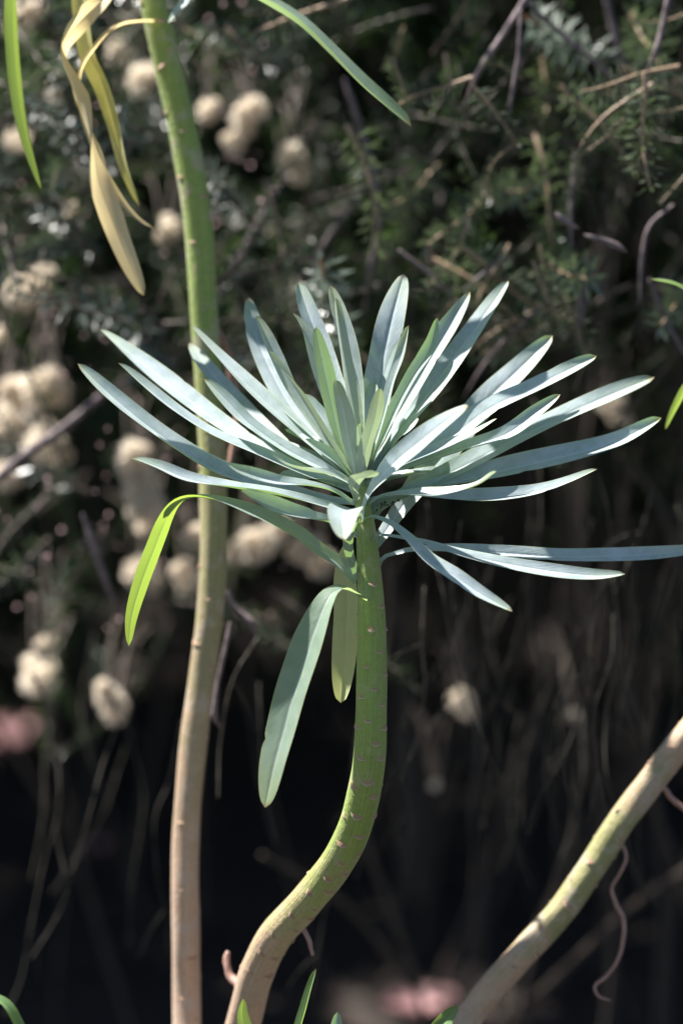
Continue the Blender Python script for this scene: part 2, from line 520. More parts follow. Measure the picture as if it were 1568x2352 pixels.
rsc = random.Random(19)
def put_scar(parent, fr, ang, width, tilt=0.0, me=None):
    c, t, nrm, bb, r = fr
    out = nrm * math.cos(ang) + bb * math.sin(ang)
    across = np.cross(t, out)
    ca, sa = math.cos(tilt), math.sin(tilt)
    ax, ay = across * ca + t * sa, t * ca - across * sa
    m = Matrix(((ax[0], ay[0], out[0], 0), (ax[1], ay[1], out[1], 0), (ax[2], ay[2], out[2], 0), (0, 0, 0, 1)))
    pos = Vector(c + out * (r * 0.985))
    o = bpy.data.objects.new('leaf_scar', me or SCAR)
    COL.objects.link(o)
    o.parent = parent
    o.matrix_basis = Matrix.Translation(pos) @ m @ Matrix.Diagonal((width * rsc.uniform(.8, 1.15), width * rsc.uniform(.8, 1.6), width * 1.15, 1))
    return o

def scars_along(parent, frames, s0, s1, count, width, seed, skip_front=False, me=None):
    rng = random.Random(seed)
    n = len(frames)
    ang = rng.uniform(0, 6)
    for k in range(count):
        ang += 2.39996
        s = s0 + (s1 - s0) * (k + 0.5) / count
        fr = frames[min(int(s * (n - 1)), n - 1)]
        if skip_front:
            out = fr[2] * math.cos(ang) + fr[3] * math.sin(ang)
            if Vector(out).dot(CB) > -0.05:
                continue
        if rng.random() < 0.12:
            continue
        put_scar(parent, fr, ang + rng.uniform(-.25, .25), width * rng.uniform(0.6, 1.15), rng.uniform(-0.3, 0.3), me)

def ground_point(x, y, d):
    p = P(x, y, d)
    return (p.x, p.y, float(ground_h(p.x, p.y)) - 0.005)

# ------------------------------------------------------------------ the plant with the silvery rosette
def to_ground(p0, p1, lean, r):
    """world points that carry a stem on from its lowest place in view down into the soil"""
    p = P(*p0[:3])
    t = (p - P(*p1[:3])).normalized()
    m1 = p + t * 0.09
    q = m1 + Vector((t.x * lean, t.y * lean, 0))
    q.z = float(ground_h(q.x, q.y)) - 0.01
    m2 = m1.lerp(q, 0.45) + Vector((t.x, t.y, 0)) * 0.015
    return [(*q, r * 1.25 * S), (*m2, r * 1.12 * S), (*m1, r * 1.05 * S)]

def wpts(pts):
    return [(*P(x, y, d), r * S) for x, y, d, r in pts]

ST = [(560, 2345, 470, 42), (588, 2240, 400, 42), (632, 2150, 320, 41), (700, 2075, 240, 40), (768, 1990, 160, 40), (814, 1900, 80, 39.5),
      (843, 1780, 20, 38.5), (852, 1650, 0, 36.5), (854, 1500, 0, 34.5), (852, 1400, 0, 31.5), (846, 1290, 0, 26.5), (839, 1210, 0, 22), (830, 1130, 0, 16), (826, 1085, 0, 9)]
base = to_ground(ST[0], ST[1], 0.05, 42)
main = empty('rosette_plant', base[0][:3], 'silvery blue-green leafy rosette on a bare curved green stem, in sharp focus', 'plant')
stem, fr = tube('stem', base + wpts(ST), main, 'stem_main', 40, 200, 0.022, 3, world_pts=True)

def scar_at(parent, frames, x, y, width, tilt, me=None):
    best, bd = None, 1e9
    for f in frames:
        q = CMAT.inverted() @ Vector(f[0])
        k = FOCUS / -q.z / S
        sx, sy = 784 + q.x * k, 1176 - q.y * k
        # nearest ring on the axis in the picture plane, measured along the axis
        tq = CMAT.to_3x3().inverted() @ Vector(f[1])
        al = abs((x - sx) * tq.x - (y - sy) * tq.y)
        if al < bd and abs(y - sy) < 120:
            bd, best, side = al, f, (x - sx, -(y - sy))
    f = best
    q = CMAT.to_3x3().inverted() @ Vector(f[1])
    ac = Vector((q.y, -q.x, 0)).normalized()            # right of the axis, in view
    lat = (side[0] * ac.x + side[1] * ac.y) * S / f[4]
    lat = max(-0.97, min(0.97, lat))
    acw = CMAT.to_3x3() @ ac
    fw = Vector(f[1]).cross(acw).normalized()
    if fw.dot(CB) < 0:
        fw = -fw
    out = acw * lat + fw * math.sqrt(1 - lat * lat)
    ang = math.atan2(out.dot(Vector(f[3])), out.dot(Vector(f[2])))
    put_scar(parent, f, ang, width, tilt, me)

for (zx, zy, w_, ti) in [(1160, 190, 30, 0), (1225, 400, 30, .2), (1140, 540, 31, 0), (1045, 635, 28, -.3), (1205, 750, 31, .1), (1100, 840, 32, -.15),
                         (1165, 1030, 34, 0), (1060, 1090, 34, -.3), (1225, 1195, 33, .2), (1110, 1300, 36, -.1), (1250, 1330, 34, .3), (1025, 1370, 36, -.3),
                         (1175, 1490, 35, .1), (1060, 1570, 36, -.3), (1220, 1620, 34, .35), (1110, 1770, 36, 0), (1003, 1810, 36, -.5), (1160, 1915, 34, .2),
                         (1035, 2020, 38, -.2), (938, 2050, 36, -.5), (1170, 2070, 36, .4), (1060, 2195, 38, 0), (1255, 920, 30, .3), (1260, 590, 30, .3), (1020, 430, 26, -.3)]:
    scar_at(stem, fr, 533 + zx * .28, 1285.8 + zy * .28, w_ * 0.88 * S, ti)
for (zx, zy, ti) in [(1000, 255, .3), (1075, 238, 0), (1005, 350, 0), (1080, 315, .3), (940, 435, 0), (1010, 425, .2), (940, 505, .2), (860, 500, -.4), (880, 585, .1), (850, 650, .2), (790, 690, .1), (770, 620, -.5), (760, 770, .2), (690, 700, -.5), (680, 830, 0), (620, 790, -.4), (650, 920, .2), (560, 870, -.3)]:
    scar_at(stem, fr, 313.6 + zx * .48, 1787.5 + zy * .48, 32 * S, ti, SCAR2)
scars_along(stem, fr, 0.05, 0.93, 110, 24 * S, 4, True)

rr0 = random.Random(8)
def lf(pts, w, **k):
    return leaf(main, pts, w, **k)

def dep(pts, d0, d1, power=1.0):
    """depth rising evenly from the leaf base to the tip"""
    L = [0.0]
    for a, b in zip(pts, pts[1:]):
        L.append(L[-1] + math.hypot(b[0] - a[0], b[1] - a[1]))
    return [(x, y, d0 + (d1 - d0) * (l / L[-1]) ** power) for (x, y), l in zip(pts, L)]

# left side, base first
lf(dep([(818, 1160), (745, 1152), (620, 1122), (500, 1083), (400, 1022), (318, 962), (245, 900), (178, 835)], 8, 150), 62, cup=0.5, wave=0.07)
lf(dep([(812, 1118), (720, 1092), (597, 1030), (517, 978), (437, 920), (317, 826), (229, 757)], 10, 330), 60, cup=0.3)
lf(dep([(814, 1132), (717, 1094), (597, 1044), (497, 1002), (417, 952), (337, 890), (271, 834)], 0, 120), 50, cup=0.42, wave=0.07)
lf(dep([(812, 1100), (775, 1075), (717, 1026), (637, 950), (557, 876), (489, 806), (440, 747)], 10, 230), 56, cup=0.34, roll=(0, -14))
lf(dep([(808, 1120), (715, 1075), (637, 1020), (537, 915), (477, 846), (434, 788)], 25, 380), 56, cup=0.2)
lf(dep([(810, 1112), (737, 1073), (657, 1032), (577, 976), (517, 918), (467, 872)], 0, 110), 44, cup=0.5, roll=(0, 10))
lf(dep([(806, 1090), (737, 1012), (669, 934), (625, 856), (589, 770), (572, 684)], 14, 300), 64, cup=0.24)
lf(dep([(806, 1082), (745, 1010), (677, 916), (630, 820), (606, 765), (588, 724)], 4, 120), 44, mat='leaf_young', cup=0.5)
lf(dep([(812, 1098), (768, 1032), (725, 965), (672, 880), (640, 838), (617, 806)], -8, -90), 46, mat='leaf_young', cup=0.35, hints=[(0.5, 0.5, -0.5), (0.8, 0.4, 0.3)])
# upright, middle
lf(dep([(816, 1080), (795, 1010), (762, 890), (735, 790), (706, 712), (685, 648)], 8, 200), 62, cup=0.36, roll=(0, 16), wave=0.1)
lf(dep([(814, 1075), (775, 985), (742, 880), (708, 778), (673, 719)], 4, 90), 42, mat='leaf_young', cup=0.4)
lf(dep([(816, 1090), (788, 1028), (764, 936), (744, 840), (727, 750)], -6, -120), 44, cup=0.3, hints=[(0.2, 0.5, -0.9)])
lf(dep([(828, 1075), (822, 950), (806, 820), (782, 730), (757, 657)], 8, 120), 48, mat='leaf_young', cup=0.45)
lf(dep([(826, 1075), (820, 985), (797, 860), (780, 760), (770, 683)], -2, -60), 40, cup=0.6, mat='leaf_young', hints=[(0.5, 0.3, -0.8)])
lf(dep([(834, 1080), (856, 930), (880, 820), (904, 716), (928, 630)], 10, 170), 74, cup=0.2)
lf(dep([(838, 1085), (874, 976), (898, 884), (920, 820), (938, 748)], 2, -40), 32, mat='leaf_young', cup=0.4, roll=(10, 30))
lf(dep([(836, 1085), (876, 950), (900, 850), (915, 786)], 10, 100), 34)
lf(dep([(840, 1085), (900, 952), (944, 868), (984, 802), (1003, 730)], 0, 30), 36, cup=0.5, roll=(0, -8))
lf(dep([(842, 1085), (884, 1000), (936, 912), (984, 824), (1034, 744), (1077, 671)], 6, 110), 54, cup=0.45)
lf(dep([(846, 1095), (912, 1000), (976, 914), (1044, 818), (1114, 720), (1167, 646)], 10, 230), 62, cup=0.24)
lf(dep([(822, 1110), (802, 1020), (788, 944), (770, 873)], -14, -120), 46, mat='leaf_young', cup=0.3, hints=[(0.1, 0.5, -0.9)])
lf(dep([(826, 1120), (840, 1035), (860, 965), (873, 892)], -16, -110), 40, mat='leaf_young', cup=0.3, hints=[(-0.4, 0.4, -0.8)])
# towards the viewer
lf([(832, 1200, -18), (842, 1150, -50), (868, 1104, -95), (912, 1056, -150), (964, 1014, -205), (1024, 968, -262), (1074, 933, -300)], 62, cup=0.22, base=0.4, hints=[(-0.5, 0.5, 0.6), (-0.5, 0.65, 0.5)])
lf([(820, 1150, -14), (812, 1118, -55), (822, 1100, -110), (842, 1096, -165), (864, 1085, -215)], 40, mat='leaf_young', cup=0.3, base=0.4, hints=[(0, 0.6, -0.6), (0.1, 0.7, -0.6)])
lf([(820, 1318, -18), (803, 1262, -52), (806, 1208, -100), (800, 1172, -180), (786, 1186, -270), (792, 1240, -335)], 80, cup=0.3, base=0.26, peak=0.7, hints=[(-0.6, 0.3, -0.5), (-0.1, 0.9, 0.1), (-0.3, 0.5, 0.7)])
lf([(814, 1148, -14), (797, 1105, -45), (760, 1090, -85), (704, 1081, -140), (657, 1067, -190), (626, 1045, -220)], 38, cup=0.4, mat='leaf_young', roll=(0, 0))
lf([(812, 1160, -12), (769, 1131, -35), (717, 1116, -70), (637, 1106, -120), (560, 1083, -165), (524, 1066, -185)], 42, cup=0.42, roll=(0, 12))
lf([(818, 1185, -8), (757, 1165, -10), (637, 1136, -25), (537, 1120, -35), (437, 1102, -40), (365, 1073, -40), (302, 1053, -36)], 50, cup=0.35, roll=(0, 12))
lf([(818, 1235, -14), (757, 1200, -50), (717, 1191, -85), (657, 1176, -125), (597, 1152, -165), (554, 1128, -190)], 54, cup=0.4, roll=(0, 14))
# arching and hanging
lf([(818, 1335, -8), (788, 1300, -18), (732, 1262, -30), (677, 1220, -42), (597, 1182, -55), (517, 1154, -62), (457, 1142, -64), (415, 1152, -58), (385, 1188, -50), (352, 1268, -40), (322, 1350, -34), (303, 1420, -30), (297, 1482, -28)],
   52, mat='leaf_thin', cup=0.16, n=64, wave=0.03, peak=0.45, base=0.72, hints=[(0.15, 0.6, 0.75), (0.1, 0.55, 0.8), (0.05, 0.6, 0.75), (-0.3, 0.85, 0.2), (-0.55, 0.5, -0.6), (-0.55, 0.1, -0.8), (-0.5, 0.0, -0.85)])
lf([(842, 1380, -28), (818, 1366, -52), (790, 1352, -72), (764, 1362, -92), (744, 1394, -108), (722, 1450, -122), (701, 1510, -132), (673, 1594, -142), (651, 1678, -148), (628, 1762, -152), (609, 1854, -154)],
   94, mat='leaf_old', tpow=0.55, cup=0.26, n=56, wave=0.03, base=0.27, peak=0.42, tipr=0.72, hints=[(-0.1, 0.95, 0.3), (-0.2, 0.8, 0.6), (-0.35, 0.5, 0.8), (-0.35, 0.45, 0.8)])
lf([(838, 1240, 24), (815, 1225, 55), (798, 1262, 75), (795, 1330, 82), (796, 1400, 84), (792, 1480, 84), (787, 1560, 82), (783, 1613, 80)],
   66, mat='leaf_pale', tpow=0.45, cup=0.14, wave=0.03, peak=0.4, hints=[(-0.2, 0.9, -0.1), (-0.5, 0.5, 0.5), (-0.35, 0.1, 0.9), (-0.2, 0.1, 0.95)], label='yellowing leaf hanging behind the green stem')
# right side
lf(dep([(850, 1268), (884, 1222), (960, 1110), (1040, 1012), (1121, 917), (1201, 839), (1267, 771)], 24, 300), 72, cup=0.2, hints=[(0, .7, .6), (-.1, .6, .8)])
lf(dep([(850, 1110), (930, 1062), (1041, 999), (1121, 940), (1221, 891), (1301, 851), (1369, 817)], 4, 180), 62, cup=0.36, hints=[(0, .8, .5), (-.1, .65, .75)])
lf(dep([(850, 1122), (920, 1080), (981, 1058), (1061, 1031), (1161, 998), (1229, 948), (1285, 906)], -6, 60), 46, cup=0.42)
lf(dep([(848, 1112), (920, 1070), (1001, 1034), (1081, 998), (1139, 961)], -4, 20), 40, cup=0.4, mat='leaf_young')
lf(dep([(852, 1192), (885, 1160), (981, 1111), (1061, 1073), (1181, 1010), (1301, 950), (1421, 898), (1501, 867)], 10, 250), 68, cup=0.3, hints=[(0, .8, .5), (-.1, .6, .8)])
lf(dep([(852, 1180), (880, 1150), (981, 1120), (1061, 1103), (1181, 1075), (1301, 1047), (1421, 1011), (1517, 960)], 4, 200), 66, cup=0.3, hints=[(0, .8, .5), (0, .6, .8)])
lf(dep([(850, 1150), (924, 1136), (1021, 1142), (1121, 1143), (1221, 1131), (1301, 1107), (1371, 1077)], -4, -30), 44, cup=0.35)
lf(dep([(846, 1160), (880, 1140), (950, 1135), (1021, 1132), (1093, 1114), (1139, 1083)], -16, -170), 40, cup=0.35, mat='leaf_young', roll=(0, -12))
lf([(833, 1204, -22), (842, 1190, -36), (862, 1190, -60), (900, 1208, -90), (942, 1245, -118), (984, 1287, -140), (1041, 1323, -160), (1101, 1363, -175), (1175, 1404, -185)], 46, cup=0.3, base=0.34, hints=[(0, 1, 0.3), (0.3, 0.75, 0.5), (0.35, 0.7, 0.6)])
lf([(853, 1248, -16), (862, 1233, -26), (885, 1231, -36), (930, 1238, -46), (981, 1249, -54), (1041, 1268, -62), (1141, 1291, -70), (1261, 1311, -74), (1361, 1322, -76), (1434, 1319, -76)], 44, cup=0.3, base=0.3, hints=[(0, 1, 0.3), (0.1, 0.75, 0.65), (0.1, 0.75, 0.65)])
lf([(870, 1302, 4), (880, 1283, 10), (905, 1274, 16), (950, 1264, 30), (1041, 1262, 55), (1181, 1272, 85), (1301, 1279, 105), (1461, 1274, 125), (1568, 1267, 135), (1630, 1258, 140)], 46, cup=0.28, base=0.3, hints=[(0, 1, 0.3), (0.0, 0.7, 0.7), (0, .7, .7)])
# small heart of the rosette, and shorter leaves that fill it
for k in range(9):
    a = k * 2.4
    r_ = 10 + k * 3.2
    tx, td = 828 + math.cos(a) * r_ * 1.6, math.sin(a) * r_ * 1.8
    lf([(827 + math.cos(a) * 5, 1092 + k * 2, math.sin(a) * 5), (827 + math.cos(a) * r_ * .7, 1050 + k, math.sin(a) * r_ * .7), (tx, 985 + k * 4 - 12 * (k % 3), td)], 22 + k, mat='leaf_young', cup=0.5, n=20)
for (tx, ty, td, w_) in [(700, 905, 60, 40), (655, 985, 90, 42), (750, 900, 130, 44), (905, 910, 140, 44), (960, 960, 130, 44), (1010, 1020, 110, 42), (640, 1090, 40, 38), (700, 1010, -40, 36), (950, 1085, -60, 38), (860, 880, 60, 38), (1060, 1080, 150, 44), (600, 1010, 190, 46)]:
    mx, my, md = 828 + (tx - 828) * .45, 1105 + (ty - 1105) * .5, td * .45
    lf([(828 + (tx - 828) * .04, 1118, td * .05), (mx, my, md), (tx, ty, td)], w_, cup=0.4, n=30)
dv, df = [], []
for k in range(16):
    q = P(868 + 3.2 * k + rr0.uniform(-6, 6), 1166 - 1.2 * k + rr0.uniform(-7, 7), -20 + rr0.uniform(-8, 8))
    dv.append(np.array([(1.6, 0, 0), (-1, .2, .3), (0, 1, 0), (0, -1, .4), (.3, 0, 1.2), (0, 0, -1)], float) * rr0.uniform(.00018, .0005) + np.array(q))
    df.append(np.array([(0, 2, 4), (2, 1, 4), (1, 3, 4), (3, 0, 4), (2, 0, 5), (1, 2, 5), (3, 1, 5), (0, 3, 5)]) + 6 * k)
tag(link('dried_debris', np_mesh('dried_debris', np.concatenate(dv), np.concatenate(df)), main, M['shade_branch']), kind='stuff')
# dry twig and broken stub low on the stem
tube('dry_twig', [(628, 2112, 322, 9), (655, 2108, 300, 8), (688, 2125, 285, 7), (708, 2156, 275, 6), (718, 2195, 270, 4)], main, 'tendril', 10, 24, 0.12, 5)

tube('broken_stub', [(575, 2290, 440, 12), (548, 2262, 470, 11), (528, 2240, 490, 10), (520, 2205, 500, 8), (524, 2185, 505, 5)], main, 'tendril', 10, 24, 0.15, 6)

# ------------------------------------------------------------------ the tall stem behind
LT = [(428, 2352, 520, 34), (427, 2150, 510, 33.5), (426, 2000, 505, 33), (431, 1850, 500, 32), (446, 1700, 500, 33), (465, 1550, 500, 32), (480, 1430, 500, 33),
      (489, 1300, 500, 33), (491, 1150, 500, 33.5), (486, 1000, 500, 33.5), (477, 850, 500, 33.5), (468, 700, 500, 34), (458, 550, 500, 35.5), (443, 430, 500, 36), (421, 300, 500, 35), (386, 150, 500, 34), (351, 0, 500, 32), (318, -200, 540, 31), (300, -420, 640, 29), (300, -640, 790, 26), (310, -830, 930, 20), (314, -910, 985, 10)]
b2 = to_ground(LT[0], LT[1], 0.05, 34)
tall = empty('tall_stem_plant', b2[0][:3], 'tall bare stem turning from tan to green, with withered yellow leaves hanging from its top', 'plant')
LTs = [(x, y, d + 190, r * 1.05) for x, y, d, r in LT]
st2, fr2 = tube('stem', b2 + wpts(LTs), tall, 'stem_left', 32, 200, 0.035, 8, world_pts=True)
scars_along(st2, fr2, 0.12, 0.86, 120, 30 * S, 9, False, SCAR2)
D = 440
leaf(tall, [(316, -260, 735), (180, -330, 430), (80, -260, 400), (40, -100, 400), (30, 20, 400), (36, 150, 400), (56, 290, 400), (97, 434, 400)], 46, mat='leaf_green', cup=0.35, hints=[(0, 1, 0), (-0.7, 0.7, 0.1), (-0.7, 0, -0.6), (-0.7, 0, -0.6)], label='yellow-green leaf hanging straight down')
leaf(tall, [(324, -150, 715), (240, -200, 500), (195, -120, 440), (190, 0, 440), (204, 120, 440), (236, 195, 440), (262, 280, 440), (286, 385, 440), (320, 472, 440)], 50, mat='leaf_yellow', cup=0.3, wave=0.18, n=56, base=.6, hints=[(0, 1, 0), (-0.8, 0.4, 0.2), (-0.7, 0, 0.7), (-0.3, 0.1, 0.9), (-0.6, 0, 0.7)], label='yellow withering leaf')
leaf(tall, [(334, -100, 705), (290, -75, 520), (243, -8, 400), (200, 32, 395), (158, 78, 395), (141, 122, 395), (166, 195, 395), (192, 262, 395), (215, 340, 395), (228, 420, 395), (258, 505, 395), (292, 595, 395), (330, 678, 395)], 70, mat='leaf_dead', cup=0.4, wave=0.2, n=80, base=0.45, peak=0.72, tipr=0.74,
     hints=[(0, 1, 0.3), (-0.6, 0.6, 0.5), (-0.5, 0.2, 0.9), (0.8, 0.1, 0.6), (0.9, 0, -0.1), (0.5, 0, 0.8), (-0.2, 0.1, 0.95), (-0.1, 0.1, 1)], label='cream withered leaf hanging in a twist')
leaf(tall, [(362, 50, 690), (322, 50, 560), (270, 62, 430), (225, 105, 420), (188, 168, 420), (192, 262, 420), (230, 365, 418), (276, 452, 415), (312, 497, 412), (353, 524, 410)], 22, mat='leaf_dead', cup=0.5, n=56, base=0.4, hints=[(0, 1, 0.3), (-0.6, 0.6, 0.5), (-0.8, 0, 0.6), (0.5, 0.3, 0.8)])
leaf(tall, [(324, -160, 715), (430, -115, 470), (540, -32, 310), (605, 5, 290), (682, 52, 275), (752, 116, 262), (832, 196, 250), (900, 254, 242), (944, 291, 236)], 66, mat='leaf_old', cup=0.6, n=56, base=.5, peak=0.5, hints=[(0, 1, 0.2), (0.3, 0.75, 0.5), (0.4, 0.7, 0.6), (0.5, 0.55, 0.7)])
leaf(tall, [(332, -120, 705), (400, -75, 560), (428, -10, 455), (404, 26, 450), (384, 56, 448)], 30, cup=0.2, hints=[(0, 1, 0.2), (0.5, 0.7, 0.4), (-0.2, 0.5, 0.8)])
rr = random.Random(5)
for k in range(14):
    a = k * 2.4 + 0.4
    el = 0.25 + 0.06 * k
    L_ = rr.uniform(330, 420)
    bx, by = 313 - k * 0.2, -890 + (13 - k) * 8
    hx, hd, hy = math.cos(a) * math.cos(el), math.sin(a) * math.cos(el), math.sin(el)
    leaf(tall, [(bx, by, 1160), (bx + hx * L_ * .5, by - hy * L_ * .5 - 20, 1160 + hd * L_ * .5), (bx + hx * L_, by - hy * L_ * .9 - 60, 1160 + hd * L_)], rr.uniform(46, 60), n=24)
tube('dry_stalk', [(490, 735, 715, 5), (520, 800, 735, 9), (536, 880, 745, 10), (545, 960, 740, 9), (528, 1060, 725, 7), (505, 1130, 710, 6)], tall, 'tendril', 10, 30, 0.15, 11)

# ------------------------------------------------------------------ the leaning stem on the right
RT = [(1067, 2349, 400, 38), (1120, 2279, 400, 38), (1208, 2182, 400, 37.5), (1296, 2081, 400, 37), (1362, 1988, 400, 36.5), (1428, 1883, 400, 36), (1494, 1795, 400, 36), (1556, 1715, 400, 36),
      (1640, 1600, 400, 35), (1710, 1450, 400, 34), (1750, 1280, 400, 30), (1768, 1120, 400, 22), (1772, 1040, 400, 10)]
b3 = to_ground(RT[0], RT[1], 0.08, 38)
lean = empty('leaning_stem_plant', b3[0][:3], 'tan and green stem leaning steeply to one side with a curly dry tendril', 'plant')
st3, fr3 = tube('stem', b3 + wpts([(x, y, d + 150, r * 0.95) for x, y, d, r in RT]), lean, 'stem_right', 32, 180, 0.045, 12, world_pts=True)
scars_along(st3, fr3, 0.1, 0.9, 110, 32 * S, 14, False, SCAR2)
tube('dry_tendril', [(1402, 1893, 552, 6.5), (1426, 1938, 555, 5.8), (1437, 1968, 543, 5.0), (1424, 2004, 541, 5.0), (1404, 2040, 541, 5.0), (1414, 2076, 541, 5.8), (1431, 2112, 541, 5.8), (1430, 2160, 541, 5.8), (1418, 2204, 541, 5.0), (1394, 2240, 541, 5.0), (1366, 2264, 541, 4.3), (1374, 2288, 541, 3.6), (1402, 2298, 541, 1.8)], lean, 'tendril', 12, 110, 0.1, 15)
tube('dry_tendril', [(1508, 1795, 552, 6), (1525, 1812, 565, 7), (1545, 1838, 575, 7), (1585, 1868, 585, 6), (1620, 1880, 590, 4)], lean, 'tendril', 10, 30, 0.15, 16)
leaf(lean, [(1770, 1095, 550), (1720, 900, 470), (1650, 745, 370), (1568, 664, 365), (1492, 641, 362)], 42, cup=0.4, hints=[(0, 1, 0.2), (0.3, 0.9, 0.3)])
leaf(lean, [(1768, 1110, 550), (1710, 900, 470), (1640, 830, 365), (1580, 886, 360), (1550, 936, 358), (1526, 986, 357)], 34, mat='leaf_green', cup=0.2, hints=[(0, 1, 0.2), (-0.5, 0.8, -0.2), (-0.6, 0.2, -0.7)])
for k in range(18):
    a = k * 2.4 + 1.0
    el = 0.1 + 0.065 * k
    L_ = rr.uniform(420, 560)
    bx, by = 1770, 1060 + (17 - k) * 8
    hx, hd, hy = math.cos(a) * math.cos(el), math.sin(a) * math.cos(el), math.sin(el)
    if hx < -0.25:
        L_ *= 0.30
    leaf(lean, [(bx, by, 550), (bx + hx * L_ * .5, by - hy * L_ * .5 - 20, 550 + hd * L_ * .5), (bx + hx * L_, by - hy * L_ * .9 - 60, 550 + hd * L_)], rr.uniform(46, 60), n=24)

# ------------------------------------------------------------------ the low rosette whose tips reach up
b4 = P(770, 2900, 20)
low = empty('low_rosette_plant', (b4.x, b4.y, float(ground_h(b4.x, b4.y)) - 0.01), 'low green rosette whose leaf tips reach up beside the curved stem', 'plant')
st4, fr4 = tube('stem', [(b4.x + .01, b4.y + .01, -0.01, 34 * S), (b4.x, b4.y, 0.08, 32 * S), (*P(775, 2800, 15), 26 * S), (*P(775, 2700, 12), 10 * S)], low, 'stem_right', 24, 40, 0.02, 21, world_pts=True)
leaf(low, [(765, 2760, 0), (700, 2600, -10), (600, 2450, -20), (560, 2350, -25), (560, 2294, -26)], 46, mat='leaf_green', cup=0.3, hints=[(0.2, 0.3, -0.6), (0.5, 0.3, 0.7), (0.35, 0.1, 0.8)])
leaf(low, [(768, 2760, -10), (700, 2560, -30), (685, 2400, -40), (703, 2310, -45), (725, 2226, -48)], 40, mat='leaf_green', cup=0.55, tipr=0.62, hints=[(0.2, 0.3, -0.4), (-0.7, 0.3, 0.5), (-0.6, 0.2, 0.6)])
leaf(low, [(778, 2760, 20), (770, 2600, 40), (768, 2450, 60), (775, 2325, 75)], 50, cup=0.2, hints=[(0, 0.4, 0.8)])
leaf(low, [(785, 2770, 10), (850, 2640, 10), (950, 2480, 0), (1000, 2380, -8), (1054, 2312, -14)], 64, mat='leaf_green', cup=0.2, hints=[(0, 0.4, 0.3), (-0.3, 0.3, 0.8)])
for k in range(14):
    a = k * 2.4 + 0.7
    el = 0.15 + 0.05 * k
    L_ = rr.uniform(260, 330)
    bx, by = 772, 2720 + (13 - k) * 8
    hx, hd, hy = math.cos(a) * math.cos(el), math.sin(a) * math.cos(el), math.sin(el)
    leaf(low, [(bx, by, 12), (bx + hx * L_ * .5, by - hy * L_ * .5 - 20, 12 + hd * L_ * .5), (bx + hx * L_, by - hy * L_ * .9 - 30, 12 + hd * L_)], rr.uniform(44, 54), mat='leaf_green', n=24)
# a further one at the lower left corner
b5 = P(-140, 2900, 300)
low2 = empty('low_rosette_plant', (b5.x, b5.y, float(ground_h(b5.x, b5.y)) - 0.01), 'low green rosette left of the tall tan stem, one arched leaf showing', 'plant')
tube('stem', [(b5.x, b5.y, -0.01, 32 * S), (b5.x, b5.y, 0.08, 30 * S), (*P(-150, 2740, 300), 24 * S), (*P(-150, 2660, 300), 10 * S)], low2, 'stem_right', 24, 30, 0.02, 22, world_pts=True)
leaf(low2, [(-150, 2700, 300), (-130, 2450, 290), (-70, 2310, 285), (0, 2300, 280), (40, 2352, 275), (70, 2430, 272)], 40, mat='leaf_green', cup=0.3, hints=[(0, 1, 0.2), (-0.3, 0.8, -0.2), (0.4, 0.7, 0.3)])
for k in range(9):
    a = k * 2.4 + 2.0
    el = 0.2 + 0.06 * k
    L_ = rr.uniform(240, 300)
    hx, hd, hy = math.cos(a) * math.cos(el), math.sin(a) * math.cos(el), math.sin(el)
    if hx > 0.3: L_ *= 0.6
    leaf(low2, [(-150, 2690, 300), (-150 + hx * L_ * .5, 2670 - hy * L_ * .5, 300 + hd * L_ * .5), (-150 + hx * L_, 2670 - hy * L_ * .8, 300 + hd * L_)], rr.uniform(44, 54), mat='leaf_green', n=24)

# ------------------------------------------------------------------ the heath shrub behind
rs = np.random.RandomState(77)
shrub = empty('heath_shrub', (0.05, 1.75, float(ground_h(0.05, 1.75))), 'dark needle-leaved heath shrub with cream flower heads and lilac-grey twigs, out of focus', 'shrub')

def spray_geo(seed, length=0.075, count=64, nl=0.0085, nw=0.0011, bend=0.25, elev=(0.35, 0.85)):
    """a twig along +Z with needles; returns twig verts/faces and needle verts/faces"""
    r = np.random.RandomState(seed)
    ts = np.linspace(0, 1, 8)
    ph = r.uniform(0, 6.28)
    ax = np.stack([bend * length * ts ** 2 * np.cos(ph) + 0.018 * length * np.sin(ts * 7 + ph), bend * length * ts ** 2 * np.sin(ph) + 0.018 * length * np.cos(ts * 6), length * ts], 1)
    tv, tf = [], []
    for k in range(8):
        rad = 0.0010 * (1 - 0.6 * ts[k])
        for j in range(5):
            a = j * 2 * math.pi / 5
            tv.append(ax[k] + np.array([math.cos(a) * rad, math.sin(a) * rad, 0]))
    for k in range(7):
        for j in range(5):
            tf.append((k * 5 + j, k * 5 + (j + 1) % 5, (k + 1) * 5 + (j + 1) % 5, (k + 1) * 5 + j))
    nv, nf = [], []
    for q in range(count):
        t = 0.08 + 0.92 * (q + r.uniform(-.3, .3)) / count
        t = min(max(t, 0), 1)
        p = np.array([np.interp(t, ts, ax[:, c]) for c in range(3)])
        a = q * 2.4 + r.uniform(-.3, .3)
        out = np.array([math.cos(a), math.sin(a), 0])
        el = r.uniform(elev[0], elev[1]) + (0.35 if t > 0.9 else 0)
        d = out * math.cos(el) + np.array([0, 0, 1]) * math.sin(el)
        side = np.cross(d, np.array([0, 0, 1.0]))
        side /= np.linalg.norm(side)
        l = nl * r.uniform(0.7, 1.15) * (1 - 0.35 * max(0, t - 0.75) / 0.25)
        w = nw * r.uniform(0.8, 1.2)
        b0 = len(nv)
        nv += [p, p + d * l * 0.6 + side * w * .5, p + d * l + np.array([0, 0, -0.0006]), p + d * l * 0.6 - side * w * .5]
        nf.append((b0, b0 + 1, b0 + 2, b0 + 3))
    return np.array(tv), np.array(tf), np.array(nv), np.array(nf)

